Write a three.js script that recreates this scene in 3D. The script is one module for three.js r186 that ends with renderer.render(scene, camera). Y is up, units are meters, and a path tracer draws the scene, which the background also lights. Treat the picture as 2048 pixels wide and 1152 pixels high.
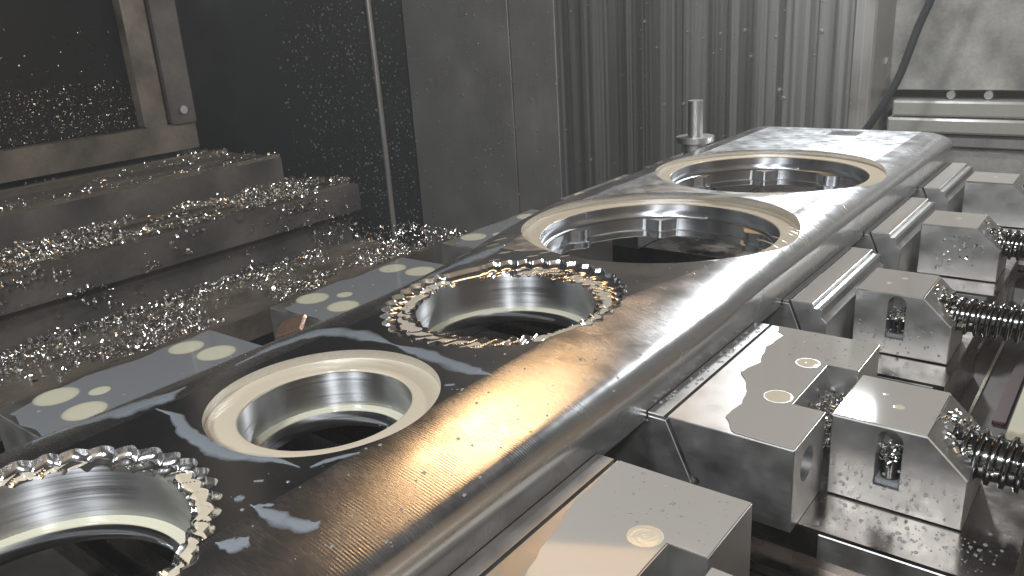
import * as THREE from 'three';
import { toCreasedNormals } from 'three/addons/utils/BufferGeometryUtils.js';
import { RectAreaLightUniformsLib } from 'three/addons/lights/RectAreaLightUniformsLib.js';
import { Brush, Evaluator, SUBTRACTION } from 'three-bvh-csg';

// ------------------------------------------------------------------ camera, lamps, exposure
// All shapes are written in millimetres; mesh() turns them into metres. y = 0 is the top of the vise jaws.
const MM = 0.001;
const scene = new THREE.Scene();
scene.background = new THREE.Color(0, 0, 0);
const camera = new THREE.PerspectiveCamera(39.02, 16 / 9, 0.01, 20);
camera.position.set(0, 0.2, 0);
const ROT = [-18.94876, 38.90868, -3.730315].map((a) => a * Math.PI / 180);
camera.rotation.set(ROT[0], ROT[1], ROT[2], 'YXZ');
camera.updateMatrixWorld(true);
const renderer = new THREE.WebGLRenderer({ antialias: true });
renderer.toneMapping = THREE.LinearToneMapping;
renderer.toneMappingExposure = 1.25;
renderer.shadowMap.enabled = true;
RectAreaLightUniformsLib.init();

// lamp: position, aim point (mm), size (mm), colour, strength
const LAMPS = [
  ['work_lamp', 'small bright white spot lamp high on the rear wall of the machine', [-318, 462, -1262], [-260, 30, -500], [50, 22], [0.93, 0.97, 1.0], 1150],
  ['work_lamp', 'white work lamp under the ceiling behind the near end of the plate', [-250, 720, 560], [-300, 0, -450], [90, 170], [0.93, 0.97, 1.0], 120],
  ['work_lamp', 'white work lamp under the ceiling beside the loading door', [230, 640, 420], [-120, -30, -520], [90, 140], [0.95, 0.98, 1.0], 150],
  ['led_panel', 'warm lamp panel under the ceiling towards the rear wall', [-640, 800, -1010], [-240, 20, -220], [300, 170], [1.0, 0.58, 0.25], 4.0],
];
scene.fog = new THREE.FogExp2(0xf2f4f5, 0.045);

// ------------------------------------------------------------------ helpers
let seedValue = 12345;
const rnd = () => { seedValue = (seedValue * 1664525 + 1013904223) >>> 0; return seedValue / 4294967296; };
const rr = (a, b) => a + (b - a) * rnd();
const lerp = (a, b, t) => a + (b - a) * t;
const clamp = (x, a, b) => Math.min(b, Math.max(a, x));
const smooth = (a, b, x) => { const t = clamp((x - a) / (b - a), 0, 1); return t * t * (3 - 2 * t); };
const hash = (x, y, s = 0) => { let h = (x * 374761393 + y * 668265263 + s * 2147483647) | 0; h = Math.imul(h ^ (h >>> 13), 1274126177); h ^= h >>> 16; return (h >>> 0) / 4294967296; };
function vnoise(x, y, px = 0, py = 0, s = 0) {            // periodic value noise when px, py > 0
  const ix = Math.floor(x), iy = Math.floor(y), fx = x - ix, fy = y - iy, u = fx * fx * (3 - 2 * fx), v = fy * fy * (3 - 2 * fy);
  const w = (i, p) => (p ? ((i % p) + p) % p : i);
  return lerp(lerp(hash(w(ix, px), w(iy, py), s), hash(w(ix + 1, px), w(iy, py), s), u), lerp(hash(w(ix, px), w(iy + 1, py), s), hash(w(ix + 1, px), w(iy + 1, py), s), u), v);
}
function fbm(x, y, p, oct = 4, s = 0) { let a = 0.5, t = 0, n = 0; for (let i = 0; i < oct; i++) { t += a * vnoise(x, y, p, p, s + i); n += a; a *= 0.5; x *= 2; y *= 2; p *= 2; } return t / n; }

// pixel of the photograph -> point on the level y = Y (mm)
const FPX = 1625.77, MATC = new THREE.Matrix4().extractRotation(camera.matrixWorld);
function dirOf(px, py) { return new THREE.Vector3((px - 1024) / FPX, -(py - 576) / FPX, -1).applyMatrix4(MATC); }
function atY(px, py, Y) { const d = dirOf(px, py), t = (Y - 200) / d.y; return [d.x * t, Y, d.z * t]; }
function atZ(px, py, Z) { const d = dirOf(px, py), t = Z / d.z; return [d.x * t, 200 + d.y * t, Z]; }
function atX(px, py, X) { const d = dirOf(px, py), t = X / d.x; return [X, 200 + d.y * t, d.z * t]; }

const taken = new Map();
function numbered(n) { const k = taken.get(n) ?? 0; taken.set(n, k + 1); return k ? n + '_' + String(k).padStart(3, '0') : n; }
const origin = new WeakMap();
function thing(name, label, category, at = [0, 0, 0], group) {
  const o = new THREE.Group(); o.name = numbered(name); scene.add(o);
  o.position.set(at[0] * MM, at[1] * MM, at[2] * MM); origin.set(o, at);
  o.userData = { label, category }; if (group) o.userData.group = group;
  return o;
}
function mesh(name, geo, mat, parent = scene) {
  const at = parent === scene ? [0, 0, 0] : origin.get(parent);
  geo.translate(-at[0], -at[1], -at[2]); geo.scale(MM, MM, MM);
  const m = new THREE.Mesh(geo, mat); m.name = parent === scene ? numbered(name) : name; m.castShadow = m.receiveShadow = true;
  origin.set(m, at); parent.add(m); return m;
}
function tag(o, label, category, group, kind) { Object.assign(o.userData, { label, category }); if (group) o.userData.group = group; if (kind) o.userData.kind = kind; return o; }
function structure(name, geo, mat, label) { const m = mesh(name, geo, mat); m.userData.kind = 'structure'; if (label) m.userData.label = label; return m; }

// planar uv per face, in metres; turn swaps u and v
function boxUV(g, turn = false) {
  if (g.index) g = g.toNonIndexed();
  g.clearGroups();
  const p = g.attributes.position, n = p.count, uv = new Float32Array(n * 2), a = new THREE.Vector3(), b = new THREE.Vector3(), c = new THREE.Vector3();
  for (let i = 0; i < n; i += 3) {
    a.fromBufferAttribute(p, i); b.fromBufferAttribute(p, i + 1); c.fromBufferAttribute(p, i + 2);
    const nn = b.clone().sub(a).cross(c.clone().sub(a)), ax = Math.abs(nn.x), ay = Math.abs(nn.y), az = Math.abs(nn.z);
    [a, b, c].forEach((v, k) => {
      let u, w;
      if (ay >= ax && ay >= az) [u, w] = [v.x, v.z]; else if (ax >= az) [u, w] = [v.z, v.y]; else [u, w] = [v.x, v.y];
      if (turn) [u, w] = [w, u];
      uv[(i + k) * 2] = u * MM; uv[(i + k) * 2 + 1] = w * MM;
    });
  }
  g.setAttribute('uv', new THREE.BufferAttribute(uv, 2));
  return g;
}
// box with chamfered edges from corner to corner
function box(x0, x1, y0, y1, z0, z1, bevel = 0.5, turn) {
  const b = Math.min(bevel, (x1 - x0) / 3, (y1 - y0) / 3, (z1 - z0) / 3);
  return prism([[x0, y0], [x1, y0], [x1, y1], [x0, y1]], z0, z1, b, turn);
}
// outline in x, y pulled along z from z0 to z1
function prism(pts, z0, z1, bevel = 0.5, turn) {
  const s = new THREE.Shape(pts.map(([x, y]) => new THREE.Vector2(x, y)));
  const g = new THREE.ExtrudeGeometry(s, { depth: z1 - z0 - 2 * bevel, bevelEnabled: bevel > 0, bevelSize: bevel, bevelOffset: -bevel, bevelThickness: bevel, bevelSegments: 1, curveSegments: 10 });
  g.translate(0, 0, z0 + bevel);
  return boxUV(g, turn);
}
// outline in x, z pulled along y from y0 up to y1
function slab(pts, y0, y1, bevel = 0.5, holes = [], seg = 1, turn) {
  const s = new THREE.Shape(pts.map(([x, z]) => new THREE.Vector2(x, -z)));
  for (const h of holes) s.holes.push(new THREE.Path(h.map(([x, z]) => new THREE.Vector2(x, -z))));
  const g = new THREE.ExtrudeGeometry(s, { depth: y1 - y0 - 2 * bevel, bevelEnabled: bevel > 0, bevelSize: bevel, bevelOffset: -bevel, bevelThickness: bevel, bevelSegments: seg, curveSegments: 10 });
  g.rotateX(-Math.PI / 2); g.translate(0, y0 + bevel, 0);
  return boxUV(g, turn);
}
function cyl(axis, x, y, z, r, len, seg = 32, r2 = r) {
  const g = new THREE.CylinderGeometry(r2, r, len, seg);
  if (axis === 'x') g.rotateZ(-Math.PI / 2); if (axis === 'z') g.rotateX(Math.PI / 2);
  g.translate(x, y, z); return g;
}
const evaluator = new Evaluator(); evaluator.useGroups = false; evaluator.attributes = ['position', 'normal', 'uv'];
function cut(g, ...tools) {
  let a = new Brush(g); a.updateMatrixWorld();
  for (const t of tools) { const b = new Brush(t); b.updateMatrixWorld(); a = evaluator.evaluate(a, b, SUBTRACTION); a.updateMatrixWorld(); }
  const r = a.geometry; r.clearGroups(); return r;
}
// ring surface from an outline [r, y] turned round (cx, cz); u runs along the outline, v round the axis
function ring(cx, cz, outline, seg = 128) {
  const pos = [], uv = [], idx = [], m = outline.length; let s = 0;
  for (let j = 0; j < m; j++) {
    if (j) s += Math.hypot(outline[j][0] - outline[j - 1][0], outline[j][1] - outline[j - 1][1]);
    for (let i = 0; i <= seg; i++) { const a = i / seg * Math.PI * 2, r = outline[j][0]; pos.push(cx + r * Math.sin(a), outline[j][1], cz - r * Math.cos(a)); uv.push(s * MM, r * a * MM); }
  }
  for (let j = 0; j < m - 1; j++) for (let i = 0; i < seg; i++) { const a = j * (seg + 1) + i, b = a + seg + 1; idx.push(a, a + 1, b, b, a + 1, b + 1); }
  const g = new THREE.BufferGeometry(); g.setAttribute('position', new THREE.Float32BufferAttribute(pos, 3)); g.setAttribute('uv', new THREE.Float32BufferAttribute(uv, 2)); g.setIndex(idx); g.computeVertexNormals(); return g;
}
// grid surface from a function (i/n, j/m) -> [x, y, z, u, v]
function grid(n, m, f) {
  const pos = [], uv = [], idx = [];
  for (let j = 0; j <= m; j++) for (let i = 0; i <= n; i++) { const p = f(i / n, j / m, i, j); pos.push(p[0], p[1], p[2]); uv.push(p[3] ?? 0, p[4] ?? 0); }
  for (let j = 0; j < m; j++) for (let i = 0; i < n; i++) { const a = j * (n + 1) + i, b = a + n + 1; idx.push(a, b, a + 1, b, b + 1, a + 1); }
  const g = new THREE.BufferGeometry(); g.setAttribute('position', new THREE.Float32BufferAttribute(pos, 3)); g.setAttribute('uv', new THREE.Float32BufferAttribute(uv, 2)); g.setIndex(idx); g.computeVertexNormals(); return g;
}
function tube(points, r, seg = 40, rad = 10) { return new THREE.TubeGeometry(new THREE.CatmullRomCurve3(points.map((p) => new THREE.Vector3(...p))), seg, r, rad, false); }

// ------------------------------------------------------------------ textures
function tex(size, f, repeat = 1, srgb = false) {
  const d = new Uint8Array(size * size * 4);
  for (let y = 0; y < size; y++) for (let x = 0; x < size; x++) {
    const v = f(x / size, y / size), o = (y * size + x) * 4;
    const c = Array.isArray(v) ? v : [v, v, v];
    for (let k = 0; k < 3; k++) d[o + k] = clamp(c[k], 0, 1) * 255;
    d[o + 3] = 255;
  }
  const t = new THREE.DataTexture(d, size, size, THREE.RGBAFormat);
  t.wrapS = t.wrapT = THREE.RepeatWrapping; t.magFilter = THREE.LinearFilter; t.minFilter = THREE.LinearFilter; if (srgb) t.colorSpace = THREE.SRGBColorSpace;
  t.repeat.set(repeat, repeat); t.needsUpdate = true; return t;
}
const again = (t, rx, ry = rx) => { const c = t.clone(); c.repeat.set(rx, ry); c.needsUpdate = true; return c; };
const T = {
  // mottled ground steel with fine scratches and stains
  steel: tex(512, (x, y) => 0.62 + 0.3 * (fbm(x * 6, y * 6, 6, 5, 1) - 0.5) + 0.07 * (vnoise(x * 8, y * 256, 8, 256, 7) - 0.5) + 0.14 * (hash(x * 512 | 0, y * 512 | 0, 3) - 0.5)),
  brushed: tex(512, (x, y) => 0.5 + 0.6 * (vnoise(x * 4, y * 256, 4, 256, 11) - 0.5) + 0.3 * (vnoise(x * 12, y * 128, 12, 128, 12) - 0.5)),
  turned: tex(512, (x, y) => 0.5 + 0.16 * (vnoise(x * 200, y * 3, 200, 3, 13) - 0.5) + 0.12 * (vnoise(x * 60, y * 6, 60, 6, 14) - 0.5) + 0.3 * (fbm(x * 5, y * 5, 5, 4, 15) - 0.5)),
  blotch: tex(512, (x, y) => fbm(x * 5, y * 5, 5, 6, 21)),
  // cutter marks: ribs across u with uneven depth
  ribs: tex(1024, (x, y) => 0.5 + 0.5 * Math.sin(x * Math.PI * 2 * 64 + 1.2 * Math.sin(y * 12.566)) * smooth(0.3, 0.7, fbm(x * 5, y * 5, 5, 4, 31)) * 0.8 + 0.35 * (vnoise(x * 512, y * 64, 512, 64, 33) - 0.5)),
  // hatching left by the face mill, in patches
  hatch: tex(1024, (x, y) => 0.62 + 0.5 * (fbm(x * 7, y * 7, 7, 5, 41) - 0.5) + 0.12 * (vnoise(x * 200, y * 30, 200, 30, 42) - 0.5) + 0.1 * (hash(x * 1024 | 0, y * 1024 | 0, 44) - 0.5)),
  streaks: tex(512, (x, y) => 0.5 + 0.4 * (vnoise(x * 40, y * 2, 40, 2, 51) - 0.5) + 0.4 * (vnoise(x * 150, y * 4, 150, 4, 52) - 0.5) + 0.2 * (fbm(x * 6, y * 6, 6, 4, 53) - 0.5)),
  speckle: tex(512, (x, y) => 0.1 + 1.1 * fbm(x * 4, y * 4, 4, 7, 62) * (0.75 + 0.25 * fbm(x * 60, y * 60, 60, 2, 61))),
};
const M = {};
const std = (o) => new THREE.MeshStandardMaterial({ side: THREE.DoubleSide, ...o });
const phy = (o) => new THREE.MeshPhysicalMaterial({ side: THREE.DoubleSide, ...o });
const rgb = (r, g, b) => new THREE.Color().setRGB(r, g, b);
M.plate = phy({ color: rgb(0.8, 0.8, 0.81), metalness: 1, roughness: 0.4, roughnessMap: again(T.hatch, 9, 9), bumpMap: again(T.ribs, 11, 11), bumpScale: 0.00004, anisotropy: 0.15 });
M.topFace = phy({ color: rgb(0.74, 0.74, 0.75), metalness: 1, roughness: 0.3, roughnessMap: again(T.hatch, 7, 7), bumpMap: again(T.hatch, 40, 40), bumpScale: 0.000004, anisotropy: 0.3 });
M.hatchFace = phy({ color: rgb(0.68, 0.7, 0.72), metalness: 1, roughness: 0.62, roughnessMap: again(T.hatch, 14, 14), bumpMap: again(T.hatch, 26, 26), bumpScale: 0.00006 });
M.bore = phy({ color: rgb(0.58, 0.59, 0.61), metalness: 1, roughness: 0.75, roughnessMap: again(T.turned, 22, 5), anisotropy: 0.95 });
M.scallop = std({ color: rgb(0.88, 0.88, 0.89), metalness: 1, roughness: 0.17 });
M.steel = std({ color: rgb(0.56, 0.56, 0.55), metalness: 1, roughness: 0.68, roughnessMap: again(T.steel, 16, 16), bumpMap: again(T.steel, 22, 22), bumpScale: 0.00003 });
M.base = std({ color: rgb(0.3, 0.27, 0.25), metalness: 1, roughness: 0.5, roughnessMap: again(T.blotch, 12, 12), bumpMap: again(T.blotch, 30, 30), bumpScale: 0.00006 });
M.screw = std({ color: rgb(0.22, 0.22, 0.22), metalness: 1, roughness: 0.28, roughnessMap: again(T.blotch, 30, 30) });
M.cream = phy({ color: rgb(0.6, 0.53, 0.41), roughness: 0.07, ior: 1.36, bumpMap: again(T.blotch, 12, 12), bumpScale: 0.0003 });
M.creamSoft = phy({ color: rgb(0.56, 0.54, 0.42), roughness: 0.06, ior: 1.36, transparent: true, vertexColors: true });
M.creamPale = phy({ color: rgb(0.56, 0.54, 0.42), roughness: 0.06, ior: 1.36 });
M.film = phy({ color: rgb(0.37, 0.35, 0.318), roughness: 0.05, ior: 1.36 });
M.filmBlue = phy({ color: rgb(0.185, 0.195, 0.205), roughness: 0.05, ior: 1.36 });
M.filmThin = phy({ color: rgb(0.33, 0.37, 0.41), roughness: 0.1, ior: 1.36, transparent: true, vertexColors: true });
M.creamThin = phy({ color: rgb(0.62, 0.54, 0.4), roughness: 0.1, ior: 1.36, transparent: true, vertexColors: true });
M.creamGrey = phy({ color: rgb(0.52, 0.47, 0.39), roughness: 0.06, ior: 1.36 });
M.chipDull = std({ color: rgb(0.3, 0.24, 0.19), metalness: 1, roughness: 0.3 });
M.chip = std({ color: rgb(0.82, 0.81, 0.79), metalness: 1, roughness: 0.16 });
M.drop = phy({ color: rgb(0.34, 0.34, 0.33), roughness: 0.04, ior: 1.36, transparent: true, opacity: 0.6, clearcoat: 1, clearcoatRoughness: 0.03 });
M.wallSteel = std({ color: rgb(0.46, 0.445, 0.415), metalness: 0.55, roughness: 0.8, roughnessMap: again(T.blotch, 3, 3), bumpMap: again(T.streaks, 3, 1), bumpScale: 0.0004 });
M.wallStreak = std({ color: rgb(0.42, 0.42, 0.395), metalness: 0.85, roughness: 0.95, roughnessMap: again(T.streaks, 2.2, 0.5), bumpMap: again(T.streaks, 2.2, 0.5), bumpScale: 0.0002 });
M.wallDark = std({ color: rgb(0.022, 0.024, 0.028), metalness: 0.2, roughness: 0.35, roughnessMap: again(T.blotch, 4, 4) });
M.paint = std({ color: rgb(0.45, 0.44, 0.4), roughness: 0.45, roughnessMap: again(T.blotch, 8, 8) });
M.paintDirty = std({ color: rgb(0.62, 0.6, 0.56), roughness: 0.5, map: again(T.speckle, 5, 5), roughnessMap: again(T.blotch, 8, 8) });
M.cover = std({ map: again(T.speckle, 5, 5), color: rgb(0.125, 0.11, 0.096), metalness: 0.2, roughness: 0.6, bumpMap: again(T.blotch, 14, 14), bumpScale: 0.0002 });
M.trough = std({ map: again(T.speckle, 6, 6), color: rgb(0.22, 0.185, 0.15), metalness: 0.3, roughness: 0.7, roughnessMap: again(T.blotch, 8, 8) });
M.rail = std({ color: rgb(0.42, 0.37, 0.31), metalness: 0.9, roughness: 0.4, roughnessMap: again(T.blotch, 10, 10) });
M.glassDark = phy({ color: rgb(0.008, 0.008, 0.009), roughness: 0.12 });
M.black = std({ color: rgb(0.02, 0.02, 0.021), roughness: 0.6 });
M.rubber = std({ color: rgb(0.07, 0.072, 0.075), roughness: 0.5, roughnessMap: again(T.blotch, 40, 40), bumpMap: again(T.blotch, 60, 60), bumpScale: 0.0003 });
M.copper = std({ color: rgb(0.38, 0.25, 0.18), metalness: 0.7, roughness: 0.5, roughnessMap: again(T.blotch, 30, 30) });
M.red = std({ color: rgb(0.04, 0.006, 0.005), roughness: 0.5 });
M.beige = std({ color: rgb(0.5, 0.47, 0.36), roughness: 0.6 });
M.enclosure = std({ color: rgb(0.6, 0.59, 0.56), roughness: 0.6, roughnessMap: again(T.blotch, 1, 1) });
M.enclosureGrey = std({ color: rgb(0.34, 0.335, 0.32), roughness: 0.6, roughnessMap: again(T.blotch, 1, 1) });
M.enclosureWarm = std({ color: rgb(0.48, 0.37, 0.26), roughness: 0.6, roughnessMap: again(T.blotch, 1, 1) });

// ------------------------------------------------------------------ lamps
for (const [name, label, at, aim, size, color, power] of LAMPS) {
  const t = thing(name, label, 'lamp', at);
  t.lookAt(aim[0] * MM, aim[1] * MM, aim[2] * MM); t.updateMatrixWorld(true);
  origin.set(t, [0, 0, 0]);
  mesh('housing', box(-size[0] / 2 - 12, size[0] / 2 + 12, -size[1] / 2 - 12, size[1] / 2 + 12, -40, -3, 3), M.black, t);
  mesh('diffuser', box(-size[0] / 2, size[0] / 2, -size[1] / 2, size[1] / 2, -4, 0, 1), std({ color: rgb(0.9, 0.9, 0.9), emissive: rgb(...color), emissiveIntensity: 2 }), t);
  const l = new THREE.RectAreaLight(new THREE.Color().setRGB(...color), power, size[0] * MM, size[1] * MM);
  l.position.set(...at.map((v) => v * MM)); l.lookAt(aim[0] * MM, aim[1] * MM, aim[2] * MM); l.translateZ(0); l.name = name + '_glow';
  // RectAreaLight shines along its -z axis
  const d = new THREE.Vector3(...aim).sub(new THREE.Vector3(...at)).normalize();
  l.position.addScaledVector(d, 2 * MM);
  scene.add(l);
}

// ------------------------------------------------------------------ the machine's walls
structure('machine_table', box(-640, 420, -130, -95, -1290, 900, 2), M.cover);
structure('machine_ceiling', box(-1500, 800, 960, 980, -1460, 1200, 2), M.cover);
structure('door_side_wall', box(600, 620, -600, 960, -1460, 1200, 2), M.enclosureWarm);
structure('near_wall', box(-1500, 800, -600, 960, 1200, 1220, 2), M.enclosureGrey);
structure('machine_floor', box(-1500, 800, -420, -400, -1460, 1200, 2), M.black);
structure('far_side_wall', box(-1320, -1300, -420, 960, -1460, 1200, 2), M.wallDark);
{ // rear wall: folded stainless panels side by side
  structure('rear_wall', box(-1299, -1017, -420, 960, -1312, -1300, 1), M.wallSteel);
  structure('rear_wall_panel', box(-1013, -907, -420, 960, -1310, -1299, 1), M.wallSteel);
  const n = 180;
  const w = grid(n, 2, (i, j) => { const x = lerp(-906, -372, i); const y = lerp(-420, 960, j); const k = i * 34; return [x, y, -1302 + 0.16 * (vnoise(k, 1.5, 0, 0, 71) - 0.5) + 0.12 * (vnoise(k * 3.1, 2.5, 0, 0, 72) - 0.5), x * MM, y * MM]; });
  structure('rear_wall_sheet', w, M.wallStreak);
  structure('rear_backing', box(-1320, 620, -420, 960, -1480, -1460, 1), M.enclosure);
  structure('rear_corner_post', box(-372, -340, -420, 960, -1400, -1296, 3), M.wallSteel);
}
{ // painted frame and recessed panel right of the post
  const t = thing('side_panel', 'grey painted access panel with stepped ledge and bolts behind the far end of the plate', 'panel', [-200, -95, -1400]);
  const z = -1400;
  mesh('frame', box(-385, -366, -300, 700, z, z + 26, 4), M.paint, t);
  mesh('frame', box(-362, -345, -300, 700, z, z + 34, 4), M.paint, t);
  mesh('sheet', box(-343, 500, 42, 700, z - 6, z, 1), M.paintDirty, t);
  mesh('ledge', box(-326, 500, 6, 29, z, z + 30, 3), M.paint, t);
  mesh('ledge', box(-330, 500, -18, 4, z, z + 38, 3), M.paint, t);
  mesh('ledge', box(-343, 500, -42, -22, z - 8, z + 10, 2), M.wallSteel, t);
  mesh('kick_plate', box(-343, 500, -300, -44, z - 4, z + 30, 2), M.paintDirty, t);
  for (const x of [-250, -200]) mesh('bolt', cyl('z', x, 36, z + 4, 6, 10, 14), M.steel, t);
  mesh('bolt', cyl('z', -341, 90, z + 36, 5, 8, 12), M.steel, t);
}
{ // fold line standing out from the dark side wall
  const a = atX(735, 0, -1296), b = atX(786, 440, -1296);
  const t = tag(mesh('edge_strip', tube([[-1296, 700, a[2]], [-1296, 300, a[2]], [-1296, 0, b[2]], [-1296, -400, b[2]]], 6, 20, 8), M.wallSteel), 'narrow bare metal edge strip running down the dark splashed side wall', 'edge strip');
  t.userData.kind = 'structure';
}

// ------------------------------------------------------------------ stepped cover and window on the left
{
  const t = thing('stepped_cover', 'dark stepped machine cover with chip-strewn ledges beside the left vise jaws', 'cover', [-760, -95, -300]);
  const zn = 250;
  mesh('trough', box(-720, -604, -50, -43, -612, zn, 1), M.trough, t);
  mesh('trough_lip', box(-608, -600, -62, -40, -612, zn, 2), M.trough, t);
  mesh('lower_face', box(-800, -713, -95, -7, -598, zn, 2), M.cover, t);
  mesh('upper_face', box(-800, -702, -6, 23.5, -607, zn, 2), M.cover, t);
  mesh('ledge_rail', box(-722, -710, 23.5, 27, -600, zn, 1), M.rail, t);
  mesh('ledge_rail', box(-738, -729, 23.5, 28, -600, zn, 1), M.rail, t);
  mesh('ledge_rail', box(-770, -752, 23.5, 29, -600, zn, 1), M.rail, t);
  mesh('step', box(-1000, -800, -95, 53, -580, zn, 2), M.cover, t);
  mesh('step_rail', box(-812, -800, 53, 57, -578, zn, 1), M.rail, t);
  mesh('step_rail', box(-905, -893, 53, 59, -570, zn, 1), M.rail, t);
  mesh('step_rail', box(-850, -840, 53, 56, -574, zn, 1), M.cover, t);
}
{
  const t = thing('inspection_window', 'dark inspection window in a grimy metal frame above the stepped cover', 'window', [-950, 55, -300]);
  mesh('sill', box(-975, -944, 60, 92, -566, 250, 2), M.trough, t);
  mesh('post', box(-972, -946, 92, 700, -531, -501, 2), M.trough, t);
  mesh('outer_post', box(-975, -940, 92, 700, -566, -533, 2), M.cover, t);
  mesh('glass', box(-975, -962, 92, 700, -501, 250, 1), M.glassDark, t);
  mesh('bolt', cyl('x', -940, 108, -549, 5, 5, 12), M.steel, t);
}

// ------------------------------------------------------------------ bored plate
const TOP = 31, BOTTOM = -4.95, ZN = 110, ZF = -1069;
function rightRx(z) { return lerp(56, 35, smooth(370, 500, -z)); }
function leftP(z) { const k = smooth(330, 620, -z); return { xl: lerp(-354, -403, k), a: lerp(85, 35, k), b: lerp(76, 13, k) }; }
const XR = -184, NEAR = 22;
// right flank at z: NEAR + 1 points from the flat top out to the upright side; a broad slope with a tight corner near by, a plain round far off
function flank(z) {
  const k = smooth(370, 500, -z), rx = rightRx(z), xr = XR - rx, out = [], nA = 15, nB = NEAR - nA, f0 = 0.26, rc = 13;
  for (let i = 0; i <= NEAR; i++) {
    const t = i / NEAR * Math.PI / 2, far = [xr + rx * Math.sin(t), 18 + 13 * Math.cos(t)];
    const w = rx - rc * (1 - Math.sin(f0)), ye = TOP - 7.4;
    let near;
    if (i <= nA) { const q = i / nA; near = [xr + w * q, TOP - 7.4 * q ** 1.4]; }
    else { const f = lerp(f0, Math.PI / 2, (i - nA) / nB); near = [xr + w + rc * (Math.sin(f) - Math.sin(f0)), ye - rc * (Math.cos(f0) - Math.cos(f))]; }
    out.push([lerp(near[0], far[0], k), lerp(near[1], far[1], k)]);
  }
  return out;
}
function surfY(x, z) {
  const xr = XR - rightRx(z), L = leftP(z);
  if (x > xr) { const f = flank(z); for (let i = 0; i < NEAR; i++) if (x <= f[i + 1][0]) return lerp(f[i][1], f[i + 1][1], (x - f[i][0]) / (f[i + 1][0] - f[i][0])); return f[NEAR][1]; }
  if (x < L.xl) { const q = clamp((L.xl - x) / L.a, 0, 1); return Math.max(BOTTOM, TOP - L.b * (1 - Math.sqrt(1 - q * q))); }
  return TOP;
}
function section(z) {
  const pts = [], rx = rightRx(z), xr = XR - rx, L = leftP(z), nl = 20;
  pts.push([XR - 6, BOTTOM], [XR - 0.6, BOTTOM], [XR, BOTTOM + 0.8], [XR, 3], [XR, 8]);
  pts.push(...flank(z).reverse());
  for (let i = 1; i < 8; i++) pts.push([lerp(xr, L.xl, i / 8), TOP]);
  const tm = Math.min(Math.PI / 2, Math.acos(clamp(1 - (TOP - BOTTOM - 1.2) / L.b, -1, 1)));
  for (let i = 0; i <= nl; i++) { const t = i / nl * tm; pts.push([L.xl - L.a * Math.sin(t), TOP - L.b * (1 - Math.cos(t))]); }
  const e = pts[pts.length - 1];
  pts.push([e[0], BOTTOM + 0.8], [e[0] + 0.6, BOTTOM], [e[0] + 8, BOTTOM]);
  return pts;
}
function plateGeometry() {
  const zs = []; for (let i = 0; i <= 90; i++) zs.push(lerp(ZN, ZF + 3, i / 90)); zs.push(ZF + 1, ZF);
  const pos = [], uv = [], idx = []; let m = 0;
  zs.forEach((z, k) => {
    let pts = section(z); m = pts.length;
    if (k >= zs.length - 2) { const d = k === zs.length - 1 ? 2.2 : 0.5; pts = pts.map(([x, y]) => [x + Math.sign(-310 - x) * d * (Math.abs(x + 310) > 60 ? 1 : 0), y > 0 ? y - d : y]); }
    let s = 0;
    pts.forEach((p, i) => { if (i) s += Math.hypot(p[0] - pts[i - 1][0], p[1] - pts[i - 1][1]); pos.push(p[0], p[1], z); uv.push(z * MM, s * MM); });
  });
  const n = zs.length;
  for (let k = 0; k < n - 1; k++) for (let i = 0; i < m; i++) { const a = k * m + i, b = k * m + (i + 1) % m, c = a + m, d = b + m; idx.push(a, c, b, b, c, d); }
  const g = new THREE.BufferGeometry(); g.setAttribute('position', new THREE.Float32BufferAttribute(pos, 3)); g.setAttribute('uv', new THREE.Float32BufferAttribute(uv, 2));
  // end caps
  for (const [k, flip] of [[0, false], [n - 1, true]]) {
    const c = pos.length / 3; let sx = 0;
    const base = k * m; pos.push(-310, 10, zs[k]); uv.push(0, 0);
    for (let i = 0; i < m; i++) { const a = base + i, b = base + (i + 1) % m; flip ? idx.push(c, b, a) : idx.push(c, a, b); }
  }
  g.setAttribute('position', new THREE.Float32BufferAttribute(pos, 3)); g.setAttribute('uv', new THREE.Float32BufferAttribute(uv, 2)); g.setIndex(idx);
  g.computeVertexNormals(); return g;
}
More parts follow.
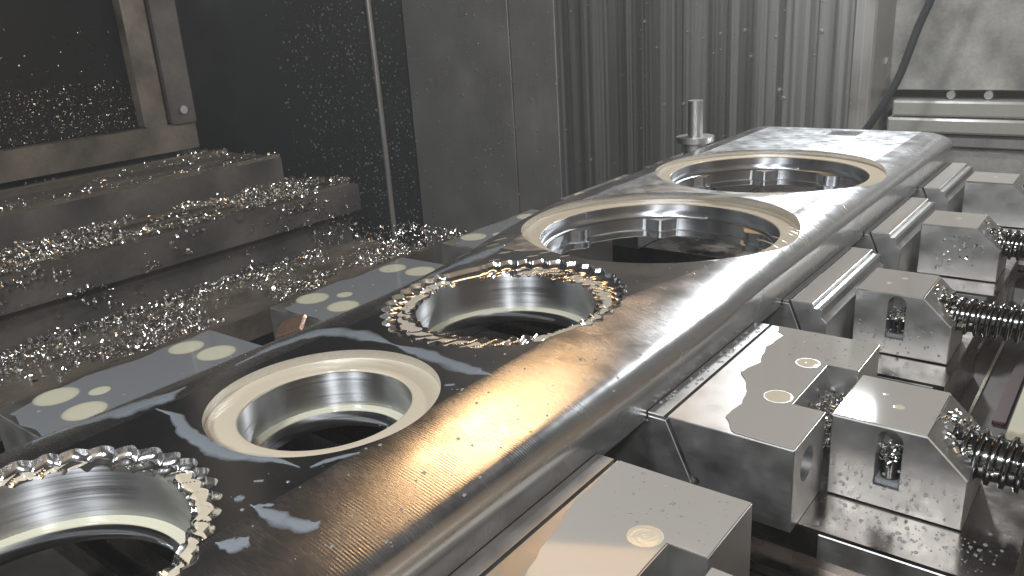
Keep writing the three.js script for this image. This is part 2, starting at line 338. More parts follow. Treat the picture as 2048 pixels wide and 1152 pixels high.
// holes, near to far: centre, rim radius, bore radius, coolant level on the ledge
const H1 = { x: -296, z: -77, R: 70, rb: 58.5, rough: true, n: 36 };
const H2 = { x: -292.7, z: -215.4, R: 55.4, rb: 41, ledge: 26, lip: 5 };
const H3 = { x: -302, z: -367, R: 75, rb: 56, rough: true, n: 40 };
const H4 = { x: -303.5, z: -566, R: 109, rb: 94, ledge: 24, lug: [-130, -78, -26, 34, 82, 134, 186] };
const H5 = { x: -304, z: -799, R: 111, rb: 96, ledge: 25.5, lug: [-130, -70, -22, 23, 80, 134, 186] };
const rough = {
  swirl: 0.055,
  phase(h, a) { const t = a / (2 * Math.PI); return t * h.n + 0.9 * (vnoise(t * 11, 3.5, 11, 0, h.n) - 0.5) + 0.5 * (vnoise(t * 23, 8.5, 23, 0, h.n) - 0.5); },
  outer(h, a) {
    let R = h === H3 ? 76 + 4.5 * Math.cos(2 * a) : h.R;
    const deg = ((a * 180 / Math.PI) % 360 + 360) % 360;
    let amp = 1;
    if (h === H3) { amp = 1 - smooth(282, 288, deg) * (1 - smooth(306, 312, deg)); R -= 4 * (1 - amp); const q = smooth(98, 104, deg) * (1 - smooth(118, 124, deg)); amp *= 1 - q; R -= 3 * q; }
    const ph = rough.phase(h, a), u = ph - Math.round(ph);
    const k = hash(Math.round(ph) % h.n, 5, h.n);
    return { R: R + amp * (0.9 - (2.2 + 2 * k) * (0.55 * 4 * u * u + 0.45 * (0.5 - 0.5 * Math.cos(2 * Math.PI * u)))), amp };
  },
  point(h, a, q) {
    const o = rough.outer(h, a), inner = h.rb + 0.05, r = lerp(inner, o.R - 0.05, q);
    const ph = rough.phase(h, a) + rough.swirl * (o.R - r) * 1.9 + 0.2 * (vnoise(a * 9, r * 0.2, 0, 0, 4) - 0.5), u = ph - Math.round(ph), k = hash(((Math.round(ph) % h.n) + h.n) % h.n, 9, h.n);
    const floor = 25.2 + o.amp * (1.0 + 1.9 * k) * (0.3 * 4 * u * u + 0.7 * (0.5 - 0.5 * Math.cos(2 * Math.PI * u))) * (1 - smooth(0.55, 0.8, q)) + o.amp * 0.8 * (k - 0.5) * (1 - q);
    const w = clamp((q - 0.5) / 0.5, 0, 1);
    return [h.x + r * Math.sin(a), floor + (TOP - 0.03 - 25.2) * (1 - Math.sqrt(1 - w * w)) * 1.0, h.z - r * Math.cos(a)];
  },
};
function roughOutline(h, n = h.n * 12) { const p = []; for (let i = 0; i < n; i++) { const a = i / n * 2 * Math.PI, { R } = rough.outer(h, a); p.push([h.x + R * Math.sin(a), h.z - R * Math.cos(a)]); } return p; }
const plate = thing('bored_plate', 'long milled aluminium plate with five large round bores clamped in a row of vises', 'machined part', [-310, BOTTOM, -480]);
{
  const tools = [];
  for (const h of [H1, H2, H3, H4, H5]) {
    let g;
    if (h.rough) { const s = new THREE.Shape(roughOutline(h).map(([x, z]) => new THREE.Vector2(x, -z))); g = new THREE.ExtrudeGeometry(s, { depth: 60, bevelEnabled: false }); g.rotateX(-Math.PI / 2); g.translate(0, -15, 0); g = boxUV(g); }
    else { g = new THREE.CylinderGeometry(h.R, h.R, 60, 160); g.translate(h.x, 15, h.z); g = g.toNonIndexed(); }
    tools.push(g);
  }
  const pk = atY(1645, 264, TOP), pe = atY(1712, 272, TOP);
  tools.push(box(pk[0], pe[0], 27, 40, Math.min(pk[2], pe[2]) - 16, Math.max(pk[2], pe[2]), 0));
  const g = cut(plateGeometry(), ...tools);
  // split along the edge where the face-milled top meets the ball-milled flanks
  const ni = g.index ? g.toNonIndexed() : g, P = ni.attributes.position, lists = [[], [], []];
  for (let i = 0; i < P.count; i += 3) {
    const x = (P.getX(i) + P.getX(i + 1) + P.getX(i + 2)) / 3, y = Math.min(P.getY(i), P.getY(i + 1), P.getY(i + 2)), z = (P.getZ(i) + P.getZ(i + 1) + P.getZ(i + 2)) / 3;
    const flat = y > TOP - 0.01 && x < XR - rightRx(z) + 0.5;
    lists[!flat ? 0 : z > -470 - 0.25 * (x + 300) ? 1 : 2].push(i, i + 1, i + 2);
  }
  lists.forEach((l, k) => {
    const q = new THREE.BufferGeometry();
    for (const n of ['position', 'normal', 'uv']) { const A = ni.attributes[n], sz = A.itemSize, out = new Float32Array(l.length * sz); l.forEach((v, j) => { for (let c = 0; c < sz; c++) out[j * sz + c] = A.array[v * sz + c]; }); q.setAttribute(n, new THREE.BufferAttribute(out, sz)); }
    mesh(['body', 'top_face', 'hatched_top_face'][k], q, [M.plate, M.topFace, M.hatchFace][k], plate);
  });
  for (const h of [H1, H2, H3, H4, H5]) {
    if (h.rough) {
      const n = h.n * 14, mm = 22;
      mesh('milled_ledge', grid(n, mm, (i, j) => rough.point(h, i * 2 * Math.PI, j)), M.scallop, plate);
      // bore below the ragged ledge
      const w = grid(n, 6, (i, j) => { const a = i * 2 * Math.PI, y = lerp(rough.point(h, a, 0)[1], 3.4, j); return [h.x + h.rb * Math.sin(a), y, h.z - h.rb * Math.cos(a), -y * MM, a * h.rb * MM]; });
      mesh('bore_wall', w, M.bore, plate);
      mesh('lower_lip', ring(h.x, h.z, [[h.rb, 3.4], [h.rb - 4.2, 3.2], [h.rb - 4.4, 2.6], [h.rb - 4.4, BOTTOM], [h.R - 0.2, BOTTOM + 0.02]], 128), M.bore, plate);
    } else if (h === H2) {
      mesh('counterbore_ledge', ring(h.x, h.z, [[h.R - 0.04, h.ledge - 1], [h.rb + 0.4, h.ledge - 1], [h.rb, h.ledge - 1.4]], 160), M.bore, plate);
      mesh('bore_wall', ring(h.x, h.z, [[h.rb, h.ledge - 1.4], [h.rb, 16], [h.rb, 10], [h.rb, 5]], 160), M.bore, plate);
      mesh('lower_lip', ring(h.x, h.z, [[h.rb, 5], [h.rb - 4, 4.8], [h.rb - 4.2, 4.2], [h.rb - 4.2, BOTTOM], [h.R - 0.2, BOTTOM + 0.02]], 160), M.bore, plate);
    } else {
      mesh('counterbore_ledge', ring(h.x, h.z, [[h.R - 0.04, h.ledge - 1], [h.rb + 0.4, h.ledge - 1], [h.rb, h.ledge - 1.4]], 160), M.bore, plate);
      mesh('bore_wall', ring(h.x, h.z, [[h.rb, h.ledge - 1.4], [h.rb, 18], [h.rb, 12], [h.rb - 2.6, 11.8], [h.rb - 3, 11.2]], 160), M.bore, plate);
      // lower ring with rounded lugs
      const inner = []; const n = 420, ri = h.rb - 3;
      for (let i = 0; i < n; i++) { const a = i / n * 2 * Math.PI; let d = 0; for (const l of h.lug) { let x = Math.abs(((a * 180 / Math.PI - l + 540) % 360) - 180); x = x * Math.PI / 180 * ri; d = Math.max(d, x < 16 ? 5.5 * (1 + Math.cos(Math.PI * x / 16)) / 1.15 * 0.9 : 0); } inner.push([h.x + (ri - d) * Math.sin(a), h.z - (ri - d) * Math.cos(a)]); }
      const outer = []; for (let i = 0; i < 160; i++) { const a = i / 160 * 2 * Math.PI; outer.push([h.x + (h.R - 0.3) * Math.sin(a), h.z - (h.R - 0.3) * Math.cos(a)]); }
      mesh('lugged_ring', toCreasedNormals(slab(outer, 0.4, 11, 0.3, [inner], 1, true), 0.6), M.bore, plate);
      const lipOuter = inner.map(([x, z]) => [h.x + (x - h.x) * 1.03, h.z + (z - h.z) * 1.03]), lipInner = inner.map(([x, z]) => [h.x + (x - h.x) * 0.965, h.z + (z - h.z) * 0.965]);
      mesh('lower_lip', toCreasedNormals(slab(lipOuter, BOTTOM + 0.1, 0.2, 0.2, [lipInner], 1, true), 0.6), M.bore, plate);
    }
  }
}

// ------------------------------------------------------------------ coolant lying in and on things
const creamRing = (h, y, label) => tag(mesh('coolant_ring', ring(h.x, h.z, [[h.R - 0.06, y + 0.25], [h.R - 0.9, y + 0.02], [lerp(h.R, h.rb, 0.3), y - 0.05], [lerp(h.R, h.rb, 0.7), y + 0.02], [h.rb + 0.9, y - 0.02], [h.rb + 0.25, y - 0.35], [h.rb + 0.06, y - 1.2]], 160), M.cream), label, 'coolant');
creamRing(H2, H2.ledge, 'cream coolant filling the ledge of the smallest bore, between the two ragged ones');
creamRing(H4, H4.ledge, 'cream coolant filling the ledge of the large bore next to a ragged one');
creamRing(H5, H5.ledge, 'cream coolant filling the ledge of the large bore nearest the cut end of the plate');
const lipRing = (h, y, w, label) => tag(mesh('coolant_lip', ring(h.x, h.z, [[h.rb - 0.06, y + 0.5], [h.rb - 0.8, y + 0.3], [h.rb - w + 0.6, y + 0.25], [h.rb - w - 0.15, y - 0.3], [h.rb - w - 0.2, y - 1]], 128), M.creamPale), label, 'coolant');
lipRing(H1, 3.4, 4.3, 'pale coolant on the lower lip of the ragged bore at the near end');
lipRing(H2, 5, 4.1, 'pale coolant on the lower lip of the smallest bore');
lipRing(H3, 3.4, 4.3, 'pale coolant on the lower lip of the ragged bore beside the large bore');
function raggedPool(h, a0, a1, y, q0, q1, label) {
  const g = grid(160, 8, (i, j) => { const a = lerp(a0, a1, i) * Math.PI / 180, o = rough.outer(h, a), e = smooth(0, 0.04, i) * (1 - smooth(0.96, 1, i)), q = lerp(q0 + 0.3 * vnoise(i * 34, 1.5, 0, 0, 5) ** 1.5, q1 + 0.12 * (vnoise(i * 40, 4.5, 0, 0, 6) - 0.5), j), r = lerp(h.rb, o.R, q); return [h.x + r * Math.sin(a), y - 1.2 * (1 - e) - 0.6 * (1 - smooth(0, 0.12, j)), h.z - r * Math.cos(a)]; });
  return tag(mesh('coolant_pool', g, h === H1 ? M.cream : M.creamGrey), label, 'coolant', 'coolant lying on the ragged ledges');
}
raggedPool(H1, -5, 112, 27.2, 0.08, 0.68, 'cream coolant pooled among the cutter marks of the ragged bore at the near end');
raggedPool(H1, -75, -42, 26.5, 0.1, 0.75, 'thin coolant pooled in the cutter marks of the near ragged bore, trough side');
raggedPool(H1, 118, 160, 26.6, 0.1, 0.8, 'thin coolant pooled in the cutter marks of the near ragged bore, flank side');
raggedPool(H3, -32, -4, 26.8, 0.02, 0.7, 'coolant pool on the far ragged bore beside the drip');
raggedPool(H3, 2, 95, 26.6, 0.06, 0.52, 'coolant pool on the far ragged bore, side towards the large bore');
raggedPool(H3, 96, 128, 27.2, 0.02, 0.85, 'grey coolant on the smooth gap in the far ragged ledge');
raggedPool(H3, 150, 262, 26.5, 0.05, 0.55, 'coolant pool on the far ragged bore, side towards the smallest bore');
raggedPool(H3, 264, 284, 27.4, 0.1, 0.7, 'short coolant pool on the far ragged bore by the hatched edge');

// milky flow lying on the plate: ribbon through points [px, py, half width mm]
function flow(points, label, mat = M.filmThin, thick = 0.5) {
  const P = points.map(([px, py, w]) => { const p = atY(px, py, TOP); return [p[0], p[2], w]; });
  const c = new THREE.CatmullRomCurve3(P.map(([x, z, w]) => new THREE.Vector3(x, w, z)));
  const n = points.length * 16, m = 12, tint = [];
  const g = grid(n, m, (i, j) => {
    const p = c.getPoint(i), d = c.getTangent(i), l = Math.hypot(d.x, d.z) || 1, e = Math.min(1, 5 * Math.min(i, 1 - i) + 0.04);
    const side = (j - 0.5) * 2, k = i * n, w = p.y * e * (1.1 + 0.7 * (vnoise(k * 0.2, side > 0 ? 3.5 : 9.5, 0, 0, 81) - 0.5) + 0.15 * (vnoise(k * 0.5, side > 0 ? 3.5 : 9.5, 0, 0, 82) - 0.5)), x = p.x - d.z / l * w * side, z = p.z + d.x / l * w * side;
    const film = clamp(1.3 * (1 - side * side) * (0.1 + 1.0 * fbm(x * 0.1, z * 0.1, 0, 3, 83)), 0, 0.55);
    tint.push(1, 1, 1, film);
    return [x, surfY(x, z) + 0.03 + thick * (1 - side * side) * (0.5 + 0.5 * film), z];
  });
  g.setAttribute('color', new THREE.Float32BufferAttribute(tint, 4));
  return tag(mesh('coolant_flow', g, mat), label, 'coolant', 'milky coolant flows on the plate');
}
flow([[60, 868, 3], [170, 832, 6], [262, 812, 10], [318, 797, 7], [372, 772, 3]], 'broad milky splash on the rolled edge next to the stream round the smallest bore');
flow([[312, 818, 2], [350, 832, 3], [372, 862, 3.6], [410, 888, 4], [455, 910, 4], [505, 915, 3], [560, 922, 2], [600, 935, 1.6]], 'narrow milky stream curving round the smallest bore');
flow([[470, 728, 2], [560, 685, 5], [630, 665, 7], [720, 670, 6], [790, 690, 4]], 'milky flow between the smallest bore and the ragged bore');
flow([[790, 690, 4], [860, 712, 5], [930, 738, 5], [985, 750, 3]], 'milky tongue running towards the bronze flank');
flow([[800, 580, 2], [870, 540, 5], [960, 510, 8], [1010, 490, 5]], 'milky film between the ragged bore and the large bore');
flow([[500, 1010, 1], [560, 1035, 4], [620, 1040, 3], [640, 1030, 1]], 'small milky smear beside the near ragged bore');
flow([[430, 1085, 1], [470, 1085, 4], [498, 1070, 2]], 'small milky patch touching the near ragged bore');
flow([[620, 935, 1], [660, 920, 1.6], [720, 905, 1]], 'thin milky trace beside the bronze flank');
for (const [i, [px, py, w]] of [[480, 997, 2.4], [520, 1012, 1.4], [538, 1010, 1.2], [518, 962, 0.8], [900, 770, 1.2]].entries()) flow([[px - 10 - w, py + 1, w * 0.6], [px, py, w], [px + 10, py - 1, w * 0.6]], 'small round milky spot on the dark top of the plate', M.filmThin, 0.3 + 0.05 * i);
for (const [px, py, w] of [[925, 497, 2], [960, 480, 3], [985, 488, 2], [1000, 476, 2.5], [950, 515, 1.6], [1010, 505, 2], [1040, 500, 1.8], [1065, 512, 1.6], [1090, 505, 1.4], [990, 520, 1.4], [1130, 512, 1.3], [1045, 488, 1.5]]) flow([[px - 9 - 2 * w, py + 2, w * 0.5], [px, py, w], [px + 9 + 2 * w, py - 2, w * 0.5]], 'small pale coolant spot between the ragged bore and the large bore', M.creamThin, 0.25);
flow([[1180, 400, 2], [1240, 372, 5], [1300, 352, 4], [1330, 330, 2]], 'pale film on the rolled edge beside the two large bores', M.filmThin, 0.2);
flow([[1390, 395, 3], [1460, 391, 8], [1540, 388, 8], [1600, 384, 4]], 'beige coolant film on the bridge between the two large bores', M.creamThin, 0.15);
flow([[1290, 382, 3], [1330, 376, 5], [1400, 384, 4]], 'beige coolant film left of the bridge between the large bores', M.creamThin, 0.15);

for (let i = 0; i < 12; i++) {
  const z0 = lerp(-545, -720, i / 12) + rr(-8, 8), x0 = rr(-216, -204), x1 = rr(-190, -186), lean = rr(4, 16), w = rr(0.5, 1.3), tint = [];
  const g = grid(26, 6, (t, j) => { const x = lerp(x0, x1, t), side = (j - 0.5) * 2, z = z0 + lean * t * t + 3 * (vnoise(t * 5, i + 0.5, 0, 0, 95) - 0.5) + side * w * Math.min(1, 8 * t, 8 * (1 - t)); tint.push(1, 1, 1, 0.7 * (1 - side * side)); return [x, surfY(x, z) + 0.04 + 0.25 * (1 - side * side), z]; });
  g.setAttribute('color', new THREE.Float32BufferAttribute(tint, 4));
  tag(mesh('coolant_run', g, M.creamThin), 'thin milky run down the rounded flank beside the large bores', 'coolant', 'thin coolant runs on the flank');
}

// ------------------------------------------------------------------ vises
function thread(x0, x1, y, z, r, pitch, depth) {
  const n = 28, m = Math.round((x1 - x0) / pitch * 10);
  return grid(n, m, (i, j) => { const a = i * 2 * Math.PI, x = lerp(x0, x1, j), p = ((x / pitch + i) % 1 + 1) % 1, q = smooth(0.08, 0.2, p) * (1 - smooth(0.5, 0.62, p)), rad = r - depth * (1 - q); return [x, y + rad * Math.cos(a), z + rad * Math.sin(a), x * MM, a * r * MM]; });
}
const socket = (x, z, r) => Array.from({ length: 28 }, (_, i) => [x + r * Math.cos(i / 28 * 2 * Math.PI), z + r * Math.sin(i / 28 * 2 * Math.PI)]);
const wavy = (pts, amp0, step = 4, s = 1, calm = 99) => { const out = []; pts.forEach((p, i) => { const q = pts[(i + 1) % pts.length], d = Math.hypot(q[0] - p[0], q[1] - p[1]), n = Math.max(1, Math.round(d / step)); for (let k = 0; k < n; k++) { const t = k / n, x = lerp(p[0], q[0], t), z = lerp(p[1], q[1], t), amp = i < calm ? amp0 : 0.15, a = k ? amp : 0.3 * amp; out.push([x + a * (fbm(x * 0.09, z * 0.09, 0, 3, s) - 0.5) * 2, z + a * (fbm(x * 0.09 + 50, z * 0.09, 0, 3, s + 5) - 0.5) * 2]); } }); return out; };
const film = (pts, label, mat, y = 0, holes = [], thick = 0.55) => tag(mesh('coolant_film', slab(pts, y + 0.02, y + thick, Math.min(0.24, thick * 0.42), holes, 3), mat), label, 'coolant', 'coolant films on the vise jaws');
function disc(x, z, r, label, mat = M.creamPale, y = 0.56, rim = false) {
  const t = thing('coolant_socket', label, 'coolant', [x, y, z], 'coolant filled screw sockets');
  const o = [[0.01, y + 0.1], [r * 0.7, y + 0.09], [r * 0.9, y + 0.06], [r, y + 0.01]], g = ring(x, z, o, 40);
  g.setAttribute('color', new THREE.Float32BufferAttribute(o.flatMap((_, j) => Array.from({ length: 41 }, () => [1, 1, 1, rim ? 1 : [1, 1, 0.85, 0.1][j]]).flat()), 4));
  mesh('fill', g, mat, t);
  if (rim) mesh('rim', ring(x, z, [[r - 0.15, y - 0.02], [r + 0.1, y + 0.05], [r + 0.45, y - 0.02]], 40), M.steel, t);
}

const ORD = ['nearest the ragged end bore', 'beside the smallest bore', 'beside the first large bore', 'beside the far large bore', 'at its cut end'];
const VC = [-212, -403, -593, -785, -975];
VC.forEach((cz, i) => {
  const A = i < 2, z0 = cz - 71, z1 = cz + 71, nx = A ? 0 : -43.2;
  const t = thing('machine_vise', `steel machine vise clamping the plate ${ORD[i]}, ${A ? 'with a wide notched jaw' : 'with a narrow lipped jaw'}`, 'vise', [-310, -95, cz], 'vises under the plate');
  // base with grooved sides
  const xe = A ? -18 : -80;
  mesh('base', prism([[cz + 61, -45], [cz - 61, -45], [cz - 61, -95], [cz + 64, -95], [cz + 64, -80], [cz + 56, -79], [cz + 56, -78], [cz + 66, -77], [cz + 67, -71], [cz + 56, -70], [cz + 56, -62], [cz + 61, -61]].map(([z, y]) => [-z, y]), -530, xe, 0.6).rotateY(Math.PI / 2).scale(1, 1, 1), M.base, t);
  if (A) { // wide jaw with a notch on the nut side and a separate toothed strip
    let j = prism([[-172.3, -0.02], [-107.8, -0.02], [-107.8, -44.6], [-154.5, -44.6], [-158.5, -31]], z0, z1, 0.5);
    const n0 = cz - 28, n1 = cz + 27;
    j = cut(j, box(-124.5, -90, -60, 20, n0, n1, 0), cyl('x', -108, -16, z1 - 19, 9, 30, 28), cyl('z', -157.5, -33, z1, 3.2, 12, 16));
    const jaw = mesh('movable_jaw', boxUV(j), M.steel, t);
    mesh('gripping_strip', prism([[-183.6, -2.4], [-173.4, -2.4], [-160.2, -31], [-156.2, -44.6], [-216, -44.6], [-216, -5], [-183.6, -5]], z0 - 0.3, z1 + 0.3, 0.4), M.steel, jaw);
    mesh('strip_top', box(-183.6, -174.4, -2.35, -0.05, z0 - 0.3, z1 + 0.3, 0.4), M.steel, jaw);
  } else {
    const jaw = mesh('movable_jaw', prism([[-178.3, 0], [-163.2, 0], [-162.6, -2.6], [-160.2, -3.2], [-158.6, -2.2], [-157, -3.4], [-156.6, -9], [-153.5, -12], [-153.2, -44.6], [-163, -44.6], [-166.5, -28]], z0, z1, 0.4), M.steel, t);
    mesh('gripping_strip', prism([[-183.7, -2.4], [-178.8, -2.4], [-168, -28], [-164.4, -44.6], [-216, -44.6], [-216, -5], [-183.7, -5]], z0 - 0.3, z1 + 0.3, 0.4), M.steel, jaw);
    mesh('strip_top', box(-183.7, -179.2, -2.35, -0.05, z0 - 0.3, z1 + 0.3, 0.4), M.steel, jaw);
  }
  // fixed jaw on the far side of the plate
  mesh('fixed_jaw', prism([[-502, 0], [-437.5, 0], [-437.5, -5], [-405, -5], [-405, -44.6], [-502, -44.6]], z0, z1, 0.6), M.steel, t);
  // clamping nut
  const N = { x0: -104.6 + nx, x1: -61 + nx, x2: -42.6 + nx, z0: cz - 24, z1: cz + 27.6 };
  let nut = prism([[N.x0, 0], [N.x1, 0], [N.x2, -17.6], [N.x2, -44.4], [N.x0, -44.4]], N.z0, N.z1, 0.6);
  const slot = i === 1 || i === 2;
  const sx = -77 + nx;
  if (slot) { const s = new THREE.Shape(); s.moveTo(sx - 6, -32.5); s.lineTo(sx + 6, -32.5); s.lineTo(sx + 6, -7.2); s.absarc(sx, -7.2, 6, 0, Math.PI, false); s.lineTo(sx - 6, -32.5); const g = new THREE.ExtrudeGeometry(s, { depth: 20, bevelEnabled: false, curveSegments: 12 }); g.translate(0, 0, N.z1 - 16); nut = cut(nut, boxUV(g)); }
  const nm = mesh('clamp_nut', boxUV(nut), M.steel, t);
  if (slot) mesh('slot_bolt', new THREE.LatheGeometry(Array.from({ length: 40 }, (_, k) => new THREE.Vector2((k % 2 ? 4.3 : 3.8) * (k < 39 ? 1 : 0.1), k * 0.42)), 20).translate(sx, -32.4, N.z1 - 7), M.screw, nm);
  if (slot) tag(mesh('coolant_pool', box(sx - 5.7, sx + 5.7, -32.4, -29.5, N.z1 - 15.5, N.z1 - 1, 0.8), M.filmBlue), `milky puddle in the slot of the clamp nut ${ORD[i]}`, 'coolant');
  mesh('spindle_screw', thread(N.x1 - 6, 120, -17, cz + 1.8, 13, 6.2, 2.3), M.screw, t);
  mesh('guide_block', box(N.x0 + 6, A ? -22 : -86, -62, -46, cz + 24, cz + 61.5, 1.5), M.steel, t);
});

// coolant on the jaws
const jawFilm = (cz, left, label, s) => film(wavy([...left.map(([x, dz]) => [x, cz + dz]), [-108.2, cz + 70.4], [-108.2, cz + 27.4], [-125, cz + 27.4], [-125, cz - 28.4], [-108.2, cz - 28.4], [-108.2, cz - 70.6]], 1.8, 3, s, left.length - 1), label, M.film, 0, [], 0.5);
jawFilm(VC[1], [[-168, -70.4], [-166, -62], [-160, -58], [-163, -36], [-157, -14], [-162, 4], [-151, 22], [-146, 40], [-148, 56], [-138, 69]], 'glossy grey coolant film on the notched jaw beside the smallest bore', 3);
jawFilm(VC[0], [[-171, -70.4], [-171, -36], [-166, -10], [-160, 20], [-158, 50], [-156, 70]], 'glossy grey coolant film on the notched jaw nearest the ragged end bore', 9);
VC.forEach((cz, i) => {
  const nx = i < 2 ? 0 : -43.2;
  film(wavy([[-104.2 + nx, cz - 23.6], [-61.4 + nx, cz - 23.6], [-61.4 + nx, cz + 27.2], [-104.2 + nx, cz + 27.2]], 0.25, 6, 20 + i), `glossy beige coolant film topping the clamp nut ${ORD[i]}`, M.film, 0, [], 0.9);
  if (i > 1) film(wavy([[-178, cz - 70], [-164, cz - 70], [-164, cz + 70], [-178, cz + 70]], 0.3, 6, 30 + i), `thin beige coolant film on the narrow jaw ${ORD[i]}`, M.film, 0, [], 0.45);
  film(wavy([[-438.5, cz + 70], [-488, cz + 67], [-497, cz + 40], [-501, cz + 10], [-497, cz - 20], [-501.5, cz - 69], [-438.5, cz - 70.5]], 3, 4, 40 + i, 5), `slate grey coolant film on the fixed jaw ${ORD[i]}`, M.filmBlue);
});
for (const [x, z, r, w] of [[-133.5, -380, 7, 'larger cream-filled screw socket in the notched jaw beside the smallest bore'], [-134.5, -428, 6.2, 'smaller cream-filled screw socket in the notched jaw beside the smallest bore'], [-134, -239, 7, 'cream-filled screw socket in the notched jaw nearest the ragged end bore']]) disc(x, z, r, w, M.cream, 0.5, true);
VC.forEach((cz, i) => { for (const [dx, dz, r] of [[-487, 42, 13], [-452, 42, 12.5], [-471, 24, 6.5], [-459, -47, 13], [-486, -42, 12]]) disc(dx, cz + dz, r, r < 10 ? `small cream socket in the fixed jaw ${ORD[i]}` : `large cream socket, ${dx < -470 ? 'trough' : 'plate'} side, ${dz > 0 ? 'by' : 'away from'} small socket, fixed jaw ${ORD[i]}`, M.creamSoft, 0.6); });
for (const [x, z, r, i] of [[-79, -398, 3, 1], [-88, -409, 1.6, 1], [-124, -600, 2.6, 2], [-131, -586, 2.2, 2], [-124, -786, 2.6, 3], [-124, -976, 2.6, 4]]) disc(x, z, r, `${r > 2.4 ? 'larger pale oval' : 'smaller pale oval'} in the coolant on the clamp nut ${ORD[i]}`, M.creamSoft, 0.86);

// ------------------------------------------------------------------ small things
{
  const t = thing('stop_pin', 'upright steel pin on a collar behind the far large bore', 'pin', [-467, 0, -975]);
  mesh('pin', cyl('y', -467, 52, -975, 9.5, 46, 32), M.steel, t);
  mesh('collar', cyl('y', -467, 26, -975, 24, 7, 32), M.steel, t);
  mesh('stem', cyl('y', -467, 11.5, -975, 15, 23, 24), M.steel, t);
}
{
  const a = atY(575, 662, 6), g = box(-10, 10, -1.5, 1.5, -7, 7, 0.4); g.rotateZ(0.15); g.rotateY(0.5); g.rotateX(0.5); g.translate(-436, 8, -303);
  tag(mesh('shim_tab', g, M.copper), 'small brown square tab sticking out between two fixed jaws', 'shim');
}
{
  const z = -1180, p = [[1900, -100], [1861, 0], [1837, 53], [1816, 109], [1797, 156], [1772, 200], [1737, 253], [1700, 300]].map(([x, y]) => atZ(x, y, z));
  tag(mesh('coolant_hose', tube(p, 5.2, 60, 12), M.rubber), 'dark grey hose hanging behind the cut end of the plate', 'hose');
}
{
  const t = thing('way_cover', 'brown ribbed way cover beyond the spindle screws', 'cover', [-60, -95, -600]);
  mesh('sheet', box(-130, 300, -94.6, -88, -1200, 300, 1), M.cover, t);
  for (const x of [-86, -71.5]) mesh('rib', box(x - 1, x + 1, -88, -86, -1200, 300, 0.4), M.rail, t);
}
tag(mesh('red_strip', box(-57, -49, -88, -85, -720, -580, 1), M.red), 'red strip lying on the brown way cover', 'strip');
tag(mesh('beige_block', box(-44, 60, -88, -70, -640, -460, 2), M.beige), 'pale beige block on the way cover beyond the screws', 'block');

// ------------------------------------------------------------------ chips and drops
function chipGeometry(turns, r, w, pitch, n = 12) {
  return grid(n, 1, (i, j) => { const a = i * turns * 2 * Math.PI, rad = r * (1 + 0.3 * i); return [rad * Math.cos(a), pitch * i + w * (j - 0.5), rad * Math.sin(a)]; });
}
function flakeGeometry(l, w, bend, twist) { return grid(5, 2, (i, j) => { const x = (i - 0.5) * l, z = (j - 0.5) * w * (1 - 0.7 * Math.abs(i - 0.4)), a = twist * (i - 0.5); return [x, bend * (4 * (i - 0.5) ** 2 - 0.5) + z * Math.sin(a), z * Math.cos(a)]; }); }
const CHIPS = [chipGeometry(0.5, 1.5, 1.8, 1, 8), chipGeometry(1.1, 0.9, 1.2, 2.5, 12), flakeGeometry(4.5, 1.6, 0.7, 0.9), flakeGeometry(3, 2.2, 0.4, 0.5), flakeGeometry(7, 1.1, 1.6, 1.8), flakeGeometry(2, 1.2, 0.3, 0.3)].map((g) => g.scale(MM, MM, MM));
function scatter(name, label, places, geos = CHIPS, mat = M.chip, parent) {
  const by = geos.map(() => []);
  for (const p of places) by[(rnd() * geos.length) | 0].push(p);
  const d = new THREE.Object3D();
  by.forEach((list, k) => {
    if (!list.length) return;
    const m = new THREE.InstancedMesh(geos[k], mat, list.length); m.name = numbered(name); m.castShadow = m.receiveShadow = true;
    list.forEach((p, i) => { d.position.set(p[0] * MM, p[1] * MM, p[2] * MM); if (p.q) d.quaternion.copy(p.q); else d.rotation.set(rr(0, 6.3), rr(0, 6.3), rr(0, 6.3)); const s = p[3] ?? 1; d.scale.set(s, s, s); d.updateMatrix(); m.setMatrixAt(i, d.matrix); });
    tag(m, label, 'metal chips', undefined, 'stuff'); scene.add(m);
  });
}
const pile = (n, f) => { const out = []; let k = 0; while (out.length < n && k < n * 40) { k++; const p = f(); if (p) out.push(p); } return out; };
scatter('metal_chips', 'heap of bright chips lying along the trough beside the fixed jaws', pile(6500, () => {
  const z = rr(-610, 40), x = rr(-712, -612), c = fbm(z * 0.018 + 9, x * 0.022, 0, 4, 91), w = smooth(0.46, 0.6, c + 0.13 * smooth(-640, -700, x) - 0.02);
  return rnd() < w ? [x, -42.5 + rr(0.2, 2 + 6 * w * smooth(-630, -700, x)), z, 0.45 + 1.25 * rnd() ** 2.4] : null;
}));
scatter('metal_chips', 'bright chips lying along the top ledges of the stepped cover', pile(5600, () => {
  const z = rr(-604, 40), x = rr(-790, -703), c = fbm(z * 0.025 + 3, x * 0.04, 0, 4, 92);
  return rnd() < smooth(0.42, 0.58, c + (x > -735 ? 0.07 : 0)) ? [x, 25 + rr(0, 6), z, 0.45 + 1.25 * rnd() ** 2.4] : null;
}));
scatter('metal_chips', 'dull chips on the upper step below the inspection window', pile(1300, () => {
  const z = rr(-576, 60), x = rr(-940, -801), c = fbm(z * 0.02 + 31, x * 0.03, 0, 3, 93);
  return rnd() < smooth(0.4, 0.65, c + (x > -815 ? 0.15 : 0)) ? [x, 54.5 + rr(0, 4), z, rr(0.45, 1.1)] : null;
}));
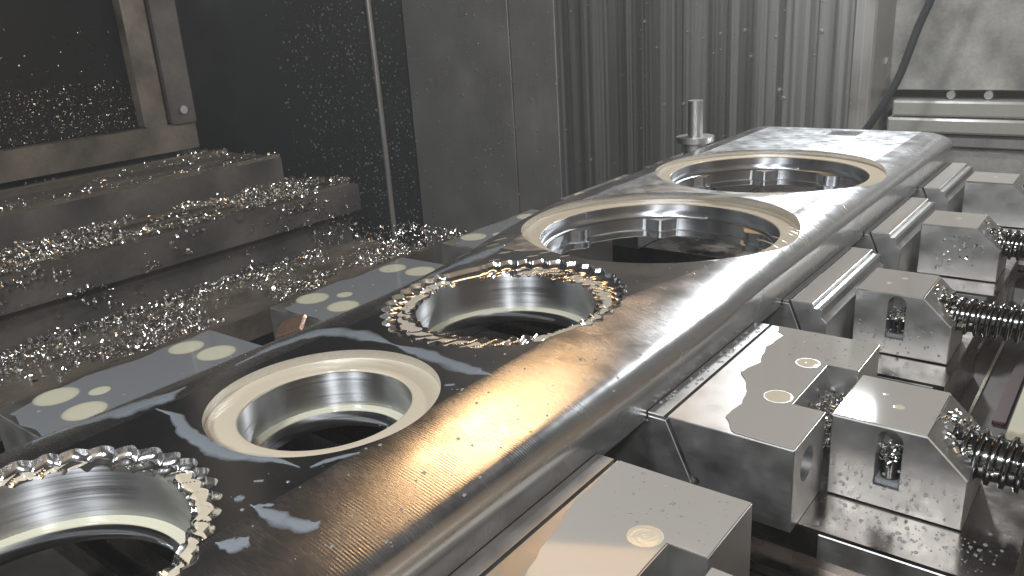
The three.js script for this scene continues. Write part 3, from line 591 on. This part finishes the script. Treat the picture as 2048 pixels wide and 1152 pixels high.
scatter('metal_chips', 'chips clinging to the faces of the stepped cover', pile(900, () => {
  const z = rr(-604, 40), y = rr(-42, 22), c = fbm(z * 0.02 + 71, y * 0.05, 0, 3, 94);
  return rnd() < 0.03 + smooth(0.55, 0.7, c + (Math.abs(y + 6) < 5 ? 0.08 : 0)) ? [y > -6 ? -701 : -712, y, z, 0.5 + 1.5 * rnd() ** 2] : null;
}));
scatter('metal_chips', 'fine chips sticking to the inspection window glass', pile(4200, () => {
  const z = rr(-500, -60), y = rr(93, 235), w = y < 150 ? 0.95 : 0.07 * smooth(235, 165, y);
  return rnd() < w ? [-961 + rr(-0.5, 1), y, z, rr(0.35, 0.95)] : null;
}), CHIPS, M.chipDull);
scatter('metal_chips', 'chips heaped at the far end of the trough below the dark wall', pile(500, () => { const z = rr(-690, -590), x = rr(-720, -600); return [x, -43 + rr(0, 10) * smooth(-690, -620, z), z, rr(0.6, 1.3)]; }));
for (const [i, nx] of [[1, 0], [2, -43.2], [3, -43.2]]) {
  const cz = VC[i];
  scatter('metal_chips', `bright chips caught on the screw behind the clamp nut ${ORD[i]}`, pile(90, () => { const t = rnd(); const x = -60 + nx + 26 * t + rr(-3, 3), z = cz + 1.8 + rr(-16, 14); return [x, -2 - 13 * t + rr(-2, 4) - 0.02 * (z - cz) ** 2, z, rr(0.7, 1.6)]; }));
  if (i < 3) scatter('metal_chips', `chips packed in the slot of the clamp nut ${ORD[i]}`, pile(60, () => [-77 + nx + rr(-4.6, 4.6), -17 + rr(-2, 5), cz + 27.6 - 7 + rr(-5, 6.5), rr(0.6, 1.3)]));
}
scatter('metal_chips', 'chips packed in the notch of the jaw beside the smallest bore', pile(520, () => { const x = rr(-123, -104), z = rr(-429, -377); return [x, -9 + rr(-14, 2) - 0.12 * Math.abs(z + 385), z, rr(0.5, 1.5)]; }));
scatter('metal_chips', 'few chips on the front of the clamp nut beside the far large bore', pile(40, () => [-126 + rr(-10, 30), rr(-40, -6), VC[3] + 28.6, rr(0.6, 1.3)]));

const DROP = [new THREE.SphereGeometry(1, 12, 8).scale(1, 1, 0.55).scale(MM, MM, MM)];
const up = new THREE.Vector3(0, 0, 1);
const drops = (label, places) => { for (const p of places) if (p.n) p.q = new THREE.Quaternion().setFromUnitVectors(up, p.n); scatter('coolant_drops', label, places, DROP, M.drop); };
const withN = (a, n) => { a.n = n; return a; };
const NZ = new THREE.Vector3(0, 0, 1), NX = new THREE.Vector3(1, 0, 0), NY = new THREE.Vector3(0, 1, 0);
drops('coolant drops spattered over the stainless rear wall', [
  ...pile(420, () => { const x = rr(-1296, -910), y = rr(-200, 300); return withN([x, y, -1299.5, 0.9 + 3.2 * rnd() ** 4], NZ); }),
  ...pile(120, () => { const x = rr(-900, -372), y = rr(-100, 300); return withN([x, y, -1298.5, 0.9 + 3 * rnd() ** 4], NZ); })]);
drops('fine coolant drops covering the dark side wall', pile(2600, () => { const z = rr(-1296, -940), y = rr(-250, 320); return rnd() < smooth(-930, -1060, z) ? withN([-1299.5, y, z, 0.6 + 2.4 * rnd() ** 5], NX) : null; }));
drops('coolant beads on the flanks and top of the plate', pile(160, () => { const z = rr(-700, -130), x = rr(-262, -188), y = surfY(x, z); for (const h of [H1, H2, H3, H4, H5]) if (Math.hypot(x - h.x, z - h.z) < h.R + 3) return null; return withN([x, y, z, 0.25 + 0.7 * rnd() ** 2], NY); }));
drops('coolant beads on the toothed strip of the jaw beside the smallest bore', pile(60, () => withN([rr(-182.5, -175.5), 0.1, rr(-472, -340), 0.4 + 0.9 * rnd()], NY)));
drops('small bubbles floating on the coolant films of the jaws and clamp nuts', [...pile(46, () => withN([rr(-150, -112), 0.5, rr(-470, -432), 0.25 + 0.7 * rnd() ** 3], NY)), ...pile(40, () => withN([rr(-160, -112), 0.5, rr(-280, -243), 0.25 + 0.8 * rnd() ** 3], NY)), ...pile(30, () => withN([rr(-495, -440), 0.5, VC[(rnd() * 3) | 0] + rr(-65, 65), 0.4 + 1.2 * rnd() ** 3], NY))]);
drops('coolant beads on the vise base and nut faces', [...pile(130, () => withN([rr(-98, -25), -44.9, rr(-372, -345), 0.3 + 0.8 * rnd() ** 2], NY)), ...pile(70, () => withN([rr(-103, -44), rr(-43, -20), -374.7, 0.3 + 0.6 * rnd() ** 2], NZ)), ...pile(60, () => withN([rr(-146, -88), rr(-43, -20), -564.8, 0.3 + 0.7 * rnd() ** 2], NZ))]);

renderer.render(scene, camera);
